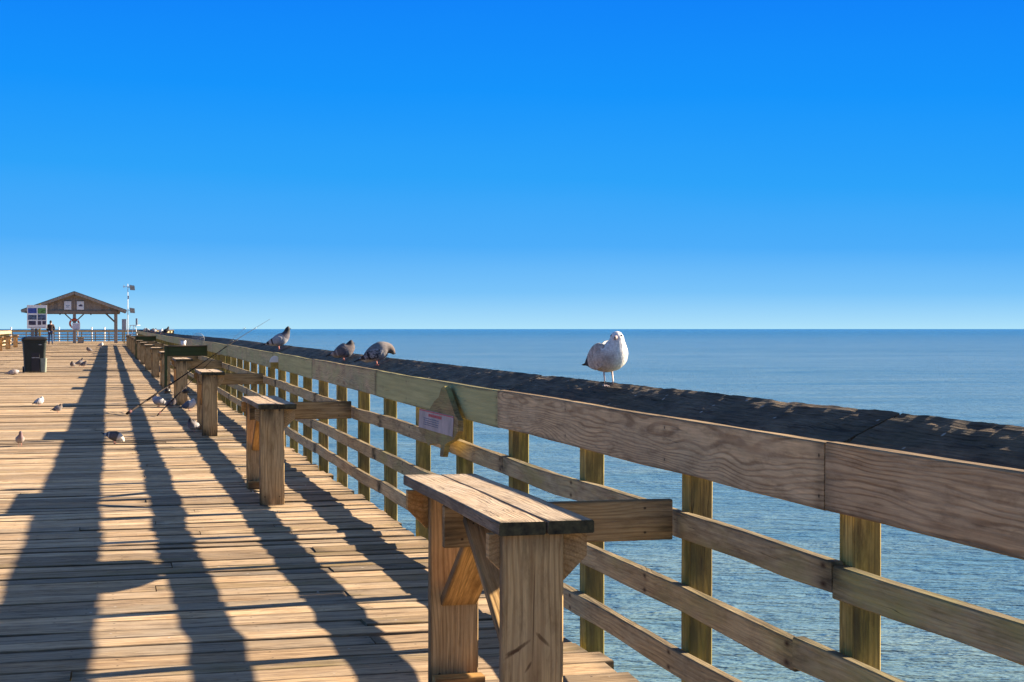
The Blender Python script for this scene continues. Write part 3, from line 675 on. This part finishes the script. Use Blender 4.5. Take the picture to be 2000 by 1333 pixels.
gul = dict(tail=(.03, .03, .03), belly=(.72, .66, .58), back=(.40, .36, .33), breast=(.78, .76, .73), neck=(.74, .73, .72), head=(.82, .82, .82), wing=(.46, .42, .39), bar=DK)
RD = 'pigeons on the deck planks'; RR = 'pigeons on the railing'
bird('gull', 'gull', (2.095, 6.33, 1.081), R(-73), 'white headed gull with mottled grey wings standing on the railing cap', gul, .97)
bird('pigeon', 'stand', (2.00, 18.75, 1.065), R(-12), 'grey pigeon with dark iridescent neck, leftmost of the three on the railing', pg, 1.16, RR)
bird('pigeon', 'hunch', (2.00, 13.45, 1.053), R(-12), 'small dark hunched pigeon between the two other pigeons on the railing', pdark, 1.02, RR)
bird('pigeon', 'preen', (2.00, 11.72, 1.048), R(-12), 'largest pigeon on the railing, chequered grey and tucking its head down', pche, .98, RR, hyaw=-20)
def G(x, y): return (x, y, Z(y) + .003)
bird('pigeon', 'stand', G(-.95, 17.79), R(-80), 'pale brown pigeon standing upright and facing the camera at the left edge', pbr, .68, RD)
bird('pigeon', 'hunch', G(-1.12, 26.73), R(35), 'white pigeon with a dark tail seen from behind on the left deck', pwht, .85, RD)
bird('pigeon', 'hunch', G(-.76, 24.62), R(-15), 'small grey pigeon just right of the white one on the deck', pche, .75, RD, hyaw=30)
bird('pigeon', 'peck', G(.06, 17.9), R(-8), 'dark pigeon with a white head pecking between the shadow bands', pbw, .95, RD)
bird('pigeon', 'lie', G(-2.53, 44.1), R(-5), 'white and brown pigeon low on the deck left of the black bin', dict(pbr, head=WH, neck=WH, tail=DK), 1.35, RD)
bird('pigeon', 'hunch', G(-1.14, 52.2), R(-100), 'leftmost of three dark pigeons clustered in the mid deck', pdark, 1.15, RD)
bird('pigeon', 'stand', G(-.95, 53.5), R(20), 'middle one of three dark pigeons clustered in the mid deck', pdark, 1.1, RD)
bird('pigeon', 'hunch', G(-.80, 52.8), R(-30), 'rightmost of three dark pigeons clustered in the mid deck', pdark, 1.15, RD)
bird('pigeon', 'hunch', G(-.976, 82.6), R(200), 'tiny dark pigeon far down the deck beside the shadow band', pdark, 1.5, RD)
bird('gull', 'gull', G(-.457, 97.7), R(-20), 'tiny white gull far down the deck near the pavilion', gul, 1.4, hyaw=0)
bird('pigeon', 'hunch', G(.80, 25.9), R(190), 'blue grey pigeon with a white neck edge in front of the fishing rod', dict(pg, neck=(.5, .52, .6), breast=(.3, .32, .38)), 1.15, RD)
bird('pigeon', 'hunch', G(.98, 25.6), R(-30), 'dark pigeon between the blue grey one and the white breasted one', pdark, .9, RD)
bird('pigeon', 'hunch', G(1.22, 24.6), R(-25), 'white breasted pigeon with slate back beside the table leg', dict(pwht, wing=(.14, .15, .19), back=(.16, .17, .2)), 1.1, RD)
bird('pigeon', 'hunch', G(1.03, 19.75), R(-130), 'grey pigeon with dark head at the foot of the third table', dict(pche, head=DK, neck=(.05, .05, .06)), .95, RD)
random.seed(9)
FB = 'pigeons on the far railing'
for i, (yy, lb, pp) in enumerate(((57.8, 'black bird perched upright on the railing near the horizon', dict(pdark, belly=DK, back=DK, wing=DK, breast=DK)), (62.5, 'pale bird perched on the far railing just left of the black one', pwht),
        (71.5, 'grey pigeon on the far railing, third from the right', pg), (76, 'grey pigeon on the far railing, fourth from the right', pche), (84, 'grey pigeon on the far railing, fifth from the right', pg), (91, 'pale pigeon on the far railing nearest the pavilion', pwht))):
    bird('pigeon', 'stand' if i == 0 else 'hunch', (2.02, yy, Z(yy) + 1.045), R(random.uniform(-60, 200)) if i else R(0), lb, pp, 1.15, FB)

# ------------------------------------------------------------------ fishing rods
def rod(a, b, ext, label, r0=.014):
    a, b = Vector(a), Vector(b); e = empty('fishing_rod', a); tag(e, label, 'fishing rod', 'fishing rods leaning on the railing')
    d = b - a; tip = d * ext + Vector((0, 0, -.03)); 
    m = MB(); m.tube([(0, 0, 0), d * .10], [r0 * 1.5, r0 * 1.2], 8); m.tube([d * .17, d * .42], [r0 * 1.25, r0 * 1.05], 8); m.build('grip', 'rod', e)
    m = MB(); m.tube([d * .10, d * .17], r0 * .95, 8); m.tube([d * .42, d * .8, d * 1.1, tip], [r0 * .85, r0 * .5, r0 * .35, r0 * .18], 8); m.build('blank', 'rod', e)
    m = MB(); m.tube([d * .015, d * .035], r0 * 1.75, 8); m.build('butt_cap', 'cork', e)
    c = d * .36 + Vector((.0, 0, -.07)); m = MB(); m.tube([c + Vector((-.04, -.02, 0)), c + Vector((.04, .02, 0))], .035, 12); m.tube([d * .36, c], .006, 6); m.tube([c + Vector((.04, .02, 0)), c + Vector((.07, .02, -.03)), c + Vector((.09, .02, -.03))], .005, 6); m.build('reel', 'black', e)
    for t in (.62, .85, 1.05, 1.25):
        if t < ext:
            m = MB(); cc = d * t + Vector((0, 0, -.022)); n = 10; m.tube([cc + Vector((.016 * math.cos(k * .628), 0, .016 * math.sin(k * .628))) for k in range(11)], .002, 5, cap=False); m.build('line_guide', 'silver', e)
rod((.26, 23.54, Z(23.5) + .025), (1.99, 25.9, 1.10), 1.42, 'long dark fishing rod with its butt on the deck and tip above the railing', .013)
rod((.69, 23.1, Z(23.5) + .02), (1.97, 26.3, 1.10), 1.28, 'second fishing rod with reel, behind the front rod among the pigeons', .007)

# crab net on the railing
def crabnet():
    r = empty('crab_net', (1.72, 31.05, Z(31) + .947)); tag(r, 'small wire hoop net resting on the nearer green divider board', 'net')
    m = MB()
    for rr in (.12, .085, .05): m.tube([(rr * math.cos(k * math.pi / 10), .01 * rr, .12 + rr * math.sin(k * math.pi / 10)) for k in range(21)], .004, 5, cap=False)
    m.build('hoop', 'grey', r)
    m = MB()
    for k in range(8): a = k * math.pi / 8; m.tube([(.12 * math.cos(a), 0, .12 + .12 * math.sin(a)), (-.12 * math.cos(a), 0, .12 - .12 * math.sin(a))], .0025, 4)
    m.build('netting', 'grey', r)
    b = empty('plastic_tub', (1.43, 31.02, Z(31) + .947)); tag(b, 'small pale blue tub on the nearer green divider board', 'tub')
    m = MB(); m.tube([(0, 0, 0), (0, 0, .085)], [.045, .055], 12); m.build('tub_body', 'white', b)
    m = MB(); m.tube([(0, 0, .085), (0, 0, .1)], [.06, .06], 12); m.build('lid', 'lens', b)
crabnet()

# ------------------------------------------------------------------ rubbish bin
def rrect(w, d, z, rad, cy=0, n=4):
    P = []
    for cx, cyy, a0 in ((1, 1, 0), (-1, 1, 90), (-1, -1, 180), (1, -1, 270)):
        for k in range(n + 1):
            a = R(a0 + 90 * k / n); P.append((cx * (w / 2 - rad) + rad * math.cos(a), cy + cyy * (d / 2 - rad) + rad * math.sin(a), z))
    return P
def rings(m, RS, mi=0, smooth=False):
    n = len(RS[0]); vs = [p for r_ in RS for p in r_]
    fs = [(i * n + k, i * n + (k + 1) % n, (i + 1) * n + (k + 1) % n, (i + 1) * n + k) for i in range(len(RS) - 1) for k in range(n)]
    fs += [tuple(range(n))[::-1], tuple((len(RS) - 1) * n + k for k in range(n))]
    m.add(vs, fs, mi=mi, smooth=smooth)
def bin_():
    y = 46.3; r = empty('rubbish_bin', (-2.07, y, Z(y)), R(6)); tag(r, 'tall black wheeled rubbish bin with closed lid on the left deck', 'bin')
    m = MB(); rings(m, [rrect(.55, .5, .03, .07), rrect(.58, .54, .4, .07), rrect(.64, .62, .88, .07), rrect(.68, .66, .89, .07), rrect(.68, .66, .94, .07)]); m.build('bin_body', 'bin', r)
    m = MB(); rings(m, [rrect(.71, .70, .942, .08), rrect(.73, .72, .965, .08), rrect(.60, .60, 1.03, .08), rrect(.3, .3, 1.06, .05)]); m.build('lid', 'black', r)
    m = MB(); m.box((-.10, -.285, .05), (.13, -.262, .60), ch=.01); m.build('recess_shade', 'black', r)  # flat panel; shade of the front recess put into its black colour
    m = MB(); m.box((-.09, -.292, .43), (.12, -.286, .445), ch=.001); m.build('label_strip', 'grey', r)
    m = MB(); m.box((.10, -.322, .80), (.18, -.308, .82), ch=.002); m.build('small_sticker', 'grey', r)
    m = MB(); rings(m, [rrect(.16, .50, .02, .05), rrect(.18, .52, .3, .05), rrect(.19, .53, .42, .05)]); o = m.build('sunlit_side', 'binlit', r); o.location = (.235, -.03, 0)  # bulge added to carry the paler colour of the sunlit right side
    for s_ in (-1, 1):
        m = MB(); m.tube([(s_ * .26, .27, .09), (s_ * .31, .27, .09)], .09, 14); m.build('wheel', 'black', r)
    m = MB(); m.tube([(-.26, .38, .95), (-.26, .42, .97), (.26, .42, .97), (.26, .38, .95)], .014, 6); m.build('handle', 'black', r)
bin_()

# ------------------------------------------------------------------ sign board on post
def signboard():
    y = 80.; r = empty('sign_board', (-3.44, y, Z(y))); tag(r, 'white fish picture sign board on a wooden post behind the black bin', 'sign')
    m = MB(); m.box((.06, .02, 0), (.17, .11, 2.48)); m.build('post', 'post', r)
    m = MB(); m.box((-.48, -.02, 1.22), (.47, .018, 2.39), ch=.003); pn = m.build('panel', 'white', r)
    def pic(x0, z0, x1, z1, mat, nm):
        m = MB(); m.box((x0, -.025, z0), (x1, -.0202, z1), ch=.0005); m.build(nm, mat, pn)
    pic(-.43, 1.98, -.02, 2.24, 'blueprint', 'blue_picture'); pic(.03, 1.96, .42, 2.24, 'tealprint', 'green_picture')
    pic(-.43, 1.66, -.02, 1.9, 'seaprint', 'fish_picture'); pic(.03, 1.64, .42, 1.92, 'seaprint', 'fish_picture')
    pic(-.40, 1.40, -.06, 1.60, 'darkprint', 'fish_picture'); pic(.03, 1.40, .20, 1.60, 'darkprint', 'fish_picture'); pic(.25, 1.42, .42, 1.60, 'darkprint', 'fish_picture')
    random.seed(4); m = MB(); x = -.36
    while x < .36: a = random.uniform(.03, .08); m.box((x, -.025, 1.27), (x + a, -.0202, 1.30), ch=.0004); x += a + .02
    m.build('small_lettering', 'seaprint', pn)
signboard()

# ------------------------------------------------------------------ pavilion
def pavilion():
    cx, y0, y1 = -2.60, 125.9, 132.5; z = .2; r = empty('pavilion', (cx, y0, z)); tag(r, 'open timber pavilion with gabled shingle roof at the end of the pier', 'pavilion')
    D = y1 - y0; hw = 3.98; ze, zr = 2.62, 4.07
    ang = math.atan2(zr - ze, hw)
    for s_ in (-1, 1):
        m = MB(); nx = -math.sin(ang) * -s_; nrm = Vector((s_ * math.sin(ang), 0, math.cos(ang)))
        a = Vector((0, D / 2, zr)); b = Vector((s_ * hw, D / 2, ze)); a = a + (a - b).normalized() * 0
        m.board(a, b, (0, D / 2 + .55, 0), nrm * .035, 1, 0); m.build('roof_panel', 'shingle', r)
        m = MB(); m.board(a + Vector((0, -D / 2 - .57, -.12)), b + Vector((0, -D / 2 - .57, -.12)), nrm.cross(Vector((0, 1, 0))) * 0 + nrm * .11, (0, .022, 0), 1, 0, 0, (1.15, 1.1, 1.05, 0)); m.build('barge_board', 'pavwood', r)
        m = MB()
        for k in range(7): yy = -.4 + k * (D + .8) / 6; m.board(a + Vector((0, yy - D / 2, -.13)), b + Vector((0, yy - D / 2, -.13)), nrm * .07, (0, .03, 0), 1, 0)
        m.build('rafters', 'pavwood', r)
    # gable boarding, vertical planks, front and back
    for yy, nm in ((0, 'gable_wall'), (D, 'gable_wall')):
        m = MB(); x = -3.35
        while x < 3.35:
            x2 = min(x + .3, 3.35); h1 = ze + (zr - ze) * (1 - abs(x) / hw) - .2; h2 = ze + (zr - ze) * (1 - abs(x2) / hw) - .2
            if min(h1, h2) > 2.5:
                m.prism([(x + .004, yy, 2.44), (x2 - .004, yy, 2.44), (x2 - .004, yy, h2), (x + .004, yy, h1)], (0, .03, 0), tone=tone(.9, .15))
            x = x2
        m.build(nm, 'pavwood', r)
    m = MB(); m.box((-.06, -.03, 2.5), (.06, -.002, 3.8)); m.build('king_post', 'pavwood', r)
    for yy in (-.06, D + .06):
        m = MB(); m.board((-3.5, yy, 2.47), (3.5, yy, 2.47), (0, 0, .11), (0, .045, 0), 1, 0, 0, tone(.9)); m.build('tie_beam', 'pavwood', r)
    for x in (-3.17, 3.17):
        m = MB(); m.board((x, -.3, 2.47), (x, D + .3, 2.47), (0, 0, .10), (.05, 0, 0), 1, 0); m.build('eave_beam', 'pavwood', r)
    for x in (-3.17, .0, 3.17):
        for yy in (.08, D - .08):
            if x == 0 and yy > 1: continue
            m = MB(); m.box((x - .12, yy - .11, 0), (x + .12, yy + .11, 2.38)); m.build('post', 'pavwood', r)
            for s_ in (-1, 1):
                if (x < -1 and s_ < 0) or (x > 1 and s_ > 0): continue
                m = MB(); box_between(m, (x + s_ * .1, yy, 1.72), (x + s_ * .80, yy, 2.40), .20, .09, (0, 1, 0), tone=tone(.95)); m.build('knee_brace', 'pavwood', r)
    for x in (-1.1, 1.25):
        m = MB(); m.tube([(x, .3, 2.36), (x, .3, 2.24)], .05, 8); m.build('ceiling_lamp', 'black', r)
    # gable signs
    for i, x in enumerate((-.50, .46)):
        o = empty('gable_sign', (cx + x, y0 - .12, z + 2.98)); tag(o, ['white sign with a thin grey curved emblem on the left of the pavilion gable', 'white sign with a dark fish emblem on the right of the pavilion gable'][i], 'sign', 'signs on the pavilion gable')
        m = MB(); m.box((-.27, -.02, -.33), (.27, .0, .33), ch=.002); p = m.build('panel', 'white', o)
        m = MB()
        if i:
            pts = [(-.16, -.02), (-.06, .06), (.02, .10), (.10, .07), (.17, -.02), (.17, -.07), (-.05, -.07)]
            m.prism([(a, -.0265, b) for a, b in pts], (0, .005, 0)); m.build('fish_emblem', 'darkprint', p)
        else:
            m.prism([(-.17, -.0265, .05), (0, -.0265, -.03), (.17, -.0265, .05), (.15, -.0265, .0), (0, -.0265, -.08), (-.15, -.0265, .0)], (0, .005, 0)); m.build('curved_emblem', 'seaprint', p)
            m = MB(); m.prism([(-.13, -.0265, -.12), (.13, -.0265, -.12), (.13, -.0265, -.15), (-.13, -.0265, -.15)], (0, .005, 0)); m.build('lettering', 'seaprint', p)
    # life ring and notice on centre post
    o = empty('life_ring', (cx + .0, y0 - .09, z + 1.56)); tag(o, 'orange life ring hung on the pavilion centre post', 'life ring')
    m = MB(); N_ = 24; vs = []; fs = []
    for i in range(N_):
        a = 2 * math.pi * i / N_
        for k in range(8):
            b = 2 * math.pi * k / 8; rr = .34 + .075 * math.cos(b); vs.append((rr * math.cos(a), .06 * math.sin(b), rr * math.sin(a)))
    fs = [(i * 8 + k, i * 8 + (k + 1) % 8, ((i + 1) % N_) * 8 + (k + 1) % 8, ((i + 1) % N_) * 8 + k) for i in range(N_) for k in range(8)]
    m.add(vs, fs, smooth=True); m.build('ring', 'orange_ring', o)
    for a0 in (45, 135, 225, 315):
        m = MB(); m.tube([((.34) * math.cos(R(a0 + t)), 0, .34 * math.sin(R(a0 + t))) for t in (-6, 0, 6)], .082, 10); m.build('white_band', 'white', o)
    o = empty('notice_sign', (cx + .14, y0 - .22, z + 1.33)); tag(o, 'white notice with blue print below the orange life ring', 'sign')
    m = MB(); m.box((-.30, -.02, -.28), (.30, .0, .28), ch=.002); p = m.build('panel', 'white', o)
    m = MB(); random.seed(8)
    for j in range(5):
        x = -.22
        while x < .2: a = random.uniform(.03, .09); m.box((x, -.0255, .14 - j * .085), (x + a, -.0205, .175 - j * .085), ch=.0005); x += a + .025
    m.build('lettering', 'blueprint', p)
    m = MB(); m.box((-.2, -.0255, -.25), (.2, -.0205, -.215), ch=.0005); m.build('dark_strip', 'darkprint', p)
    # bench by the centre post
    o = empty('pavilion_bench', (cx + .30, y0 + .1, z)); tag(o, 'pale timber bench beside the pavilion centre post', 'bench')
    m = MB(); m.box((-.1, 0, .42), (.42, 1.7, .46)); m.build('seat', 'top', o)
    m = MB(); m.box((-.1, .02, .55), (-.05, 1.68, .95)); m.build('backrest', 'top', o)
    for yy in (.06, 1.6):
        m = MB(); m.box((-.06, yy, 0), (.38, yy + .04, .419)); m.build('leg', 'top', o)
pavilion()

# ------------------------------------------------------------------ floodlight pole, cabinet, pipe stand, white end poles
def far_bits():
    z = .2; x, y = 1.50, 127.; r = empty('floodlight_pole', (x, y, z)); tag(r, 'thin white pole with two floodlights beside the pavilion roof', 'floodlight')
    m = MB(); m.tube([(0, 0, 0), (0, 0, 4.75)], [.035, .025], 10); m.tube([(-.38, 0, 4.52), (.15, 0, 4.52)], .025, 6); m.tube([(-.3, 0, 4.42), (-.3, 0, 4.66)], .03, 6); m.build('pole', 'white', r)
    for zz in (4.45, 2.62):
        m = MB(); c = Vector((.32, 0, zz)); 
        v = [(-.2, -.1, .22), (.2, -.14, .16), (.24, -.08, -.22), (-.14, -.08, -.2)]; bk = [(-.1, .12, .12), (.1, .12, .1), (.12, .12, -.12), (-.08, .12, -.1)]
        m.add([c + Vector(p) for p in v + bk], [(3, 2, 1, 0), (4, 5, 6, 7), (0, 1, 5, 4), (1, 2, 6, 5), (2, 3, 7, 6), (3, 0, 4, 7)]); f = m.build('lamp_housing', 'grey', r)
        m = MB(); m.add([c + Vector((p[0] * .8, p[1] - .012 - .0, p[2] * .8)) for p in v], [(3, 2, 1, 0)]); m.v = [(p[0], p[1], p[2]) for p in m.v]; m.build('lamp_glass', 'lens', f)
        m = MB(); m.tube([(0, 0, zz), (.2, .1, zz)], .02, 6); m.build('bracket', 'grey', f)
    m = MB(); m.box((.02, -.05, 3.55), (.1, .05, 3.8)); m.build('junction_box', 'grey', r)
    r = empty('electrical_cabinet', (1.21, 126.6, z)); tag(r, 'grey blue cabinet on a post left of the floodlight pole', 'cabinet')
    m = MB(); m.box((-.18, -.1, 1.02), (.18, .12, 1.92), ch=.01); c = m.build('cabinet_box', 'grey', r)
    m = MB(); m.box((-.15, -.112, 1.06), (.15, -.102, 1.88), ch=.004); m.build('door', 'grey', c)
    m = MB(); m.box((-.05, -.05, 0), (.05, .05, 1.02)); m.build('post', 'post', r)
    r = empty('pipe_stand', (2.0, 126.4, z)); tag(r, 'white pipe stand with a small upright panel right of the floodlight pole', 'stand')
    m = MB(); m.tube([(-.3, 0, 0), (-.05, 0, 1.42)], .03, 6); m.tube([(.35, 0, 0), (.05, 0, 1.42)], .03, 6); m.tube([(-.38, 0, 1.42), (.45, 0, 1.42)], .028, 6); m.tube([(-.3, 0, 1.42), (-.38, 0, 1.1)], .025, 6); m.build('frame', 'white', r)
    m = MB(); m.box((.10, -.04, 1.46), (.25, .04, 1.98), ch=.01); m.build('panel', 'grey', r)
    for k, px in enumerate((-8.6, -4.4, -1.5, -.35)):
        r = empty('white_pole', (px, 147.2, z)); 
        tag(r, ['white pole on the end railing at the far left', 'white pole on the end railing just right of the person', 'white pole on the end railing in the right bay of the pavilion, left one', 'white pole on the end railing in the right bay of the pavilion, right one'][k], 'pole', 'white poles on the end railing')
        m = MB(); m.tube([(0, 0, -.3), (0, 0, 1.26)], .06, 8); m.tube([(0, 0, 1.26), (0, 0, 1.30)], .07, 8); m.build('pole', 'white', r)
far_bits()

# ------------------------------------------------------------------ person
def skin(name, verts, edges, rad, mat, parent, sub=1):
    me = bpy.data.meshes.new(name); me.from_pydata(verts, edges, []); o = bpy.data.objects.new(name, me); COL.objects.link(o); o.parent = parent
    md = o.modifiers.new('skin', 'SKIN'); sv = me.skin_vertices[0].data if me.skin_vertices else None
    if sv is None:
        bpy.context.view_layer.objects.active = o; sv = me.skin_vertices[0].data
    for i, q in enumerate(rad): sv[i].radius = q if isinstance(q, tuple) else (q, q); sv[i].use_root = (i == 0)
    md.use_smooth_shade = True
    s = o.modifiers.new('sub', 'SUBSURF'); s.levels = sub; s.render_levels = sub; me.materials.append(M[mat]); return o
def person():
    y = 118.; r = empty('person', (-4.12, y, .2), R(4)); tag(r, 'person in a dark maroon jacket and blue jeans standing with their back turned', 'person')
    V = [(0, 0, .95), (0, 0, 1.12), (0, 0, 1.30), (0, 0, 1.44), (0, .0, 1.52), (0, -.01, 1.60), (0, -.01, 1.70),
         (.09, 0, .90), (.11, .01, .50), (.12, 0, .10), (.12, .12, .05), (-.09, 0, .90), (-.11, .03, .50), (-.13, 0, .10), (-.13, .12, .05),
         (.17, 0, 1.42), (.27, -.03, 1.16), (.20, .12, .98), (-.17, 0, 1.42), (-.27, -.03, 1.16), (-.20, .12, .98)]
    E = [(0, 1), (1, 2), (2, 3), (3, 4), (4, 5), (5, 6), (0, 7), (7, 8), (8, 9), (9, 10), (0, 11), (11, 12), (12, 13), (13, 14), (3, 15), (15, 16), (16, 17), (3, 18), (18, 19), (19, 20)]
    rd = [(.15, .10), (.14, .09), (.16, .10), (.12, .08), .055, (.072, .09), (.06, .08), .085, .055, .042, .035, .085, .055, .042, .035, .055, .042, .032, .055, .042, .032]
    skin('body', V, E, rd, 'skin', r)
    skin('jacket', [V[0], V[1], V[2], V[3], V[15], V[16], (.19, .10, 1.0), V[18], V[19], (-.19, .10, 1.0), (0, 0, .86)], [(0, 1), (1, 2), (2, 3), (3, 4), (4, 5), (5, 6), (3, 7), (7, 8), (8, 9), (0, 10)],
         [(.20, .14), (.19, .13), (.21, .14), (.15, .11), .085, .07, .055, .085, .07, .055, (.20, .14)], 'jacket', r)
    skin('trousers', [(0, 0, .92), V[7], V[8], (.12, 0, .08), V[11], V[12], (-.13, 0, .08)], [(0, 1), (1, 2), (2, 3), (0, 4), (4, 5), (5, 6)], [(.15, .11), .10, .075, .062, .10, .075, .062], 'jeans', r)
    for s_ in (-1, 1):
        m = MB(); m.ball((s_ * .125, .05, .05), (.055, .14, .05), 10); m.build('shoe', 'shoe', r)
        m = MB(); m.ball((s_ * .085, -.0, 1.62), (.015, .02, .032), 6); m.build('ear', 'skin', r)
    m = MB(); m.ball((0, -.03, 1.665), (.088, .10, .10), 12); m.build('hair', 'hair', r)
    m = MB(); m.ball((0, .095, 1.62), (.014, .022, .022), 6); m.build('nose', 'skin', r)
person()
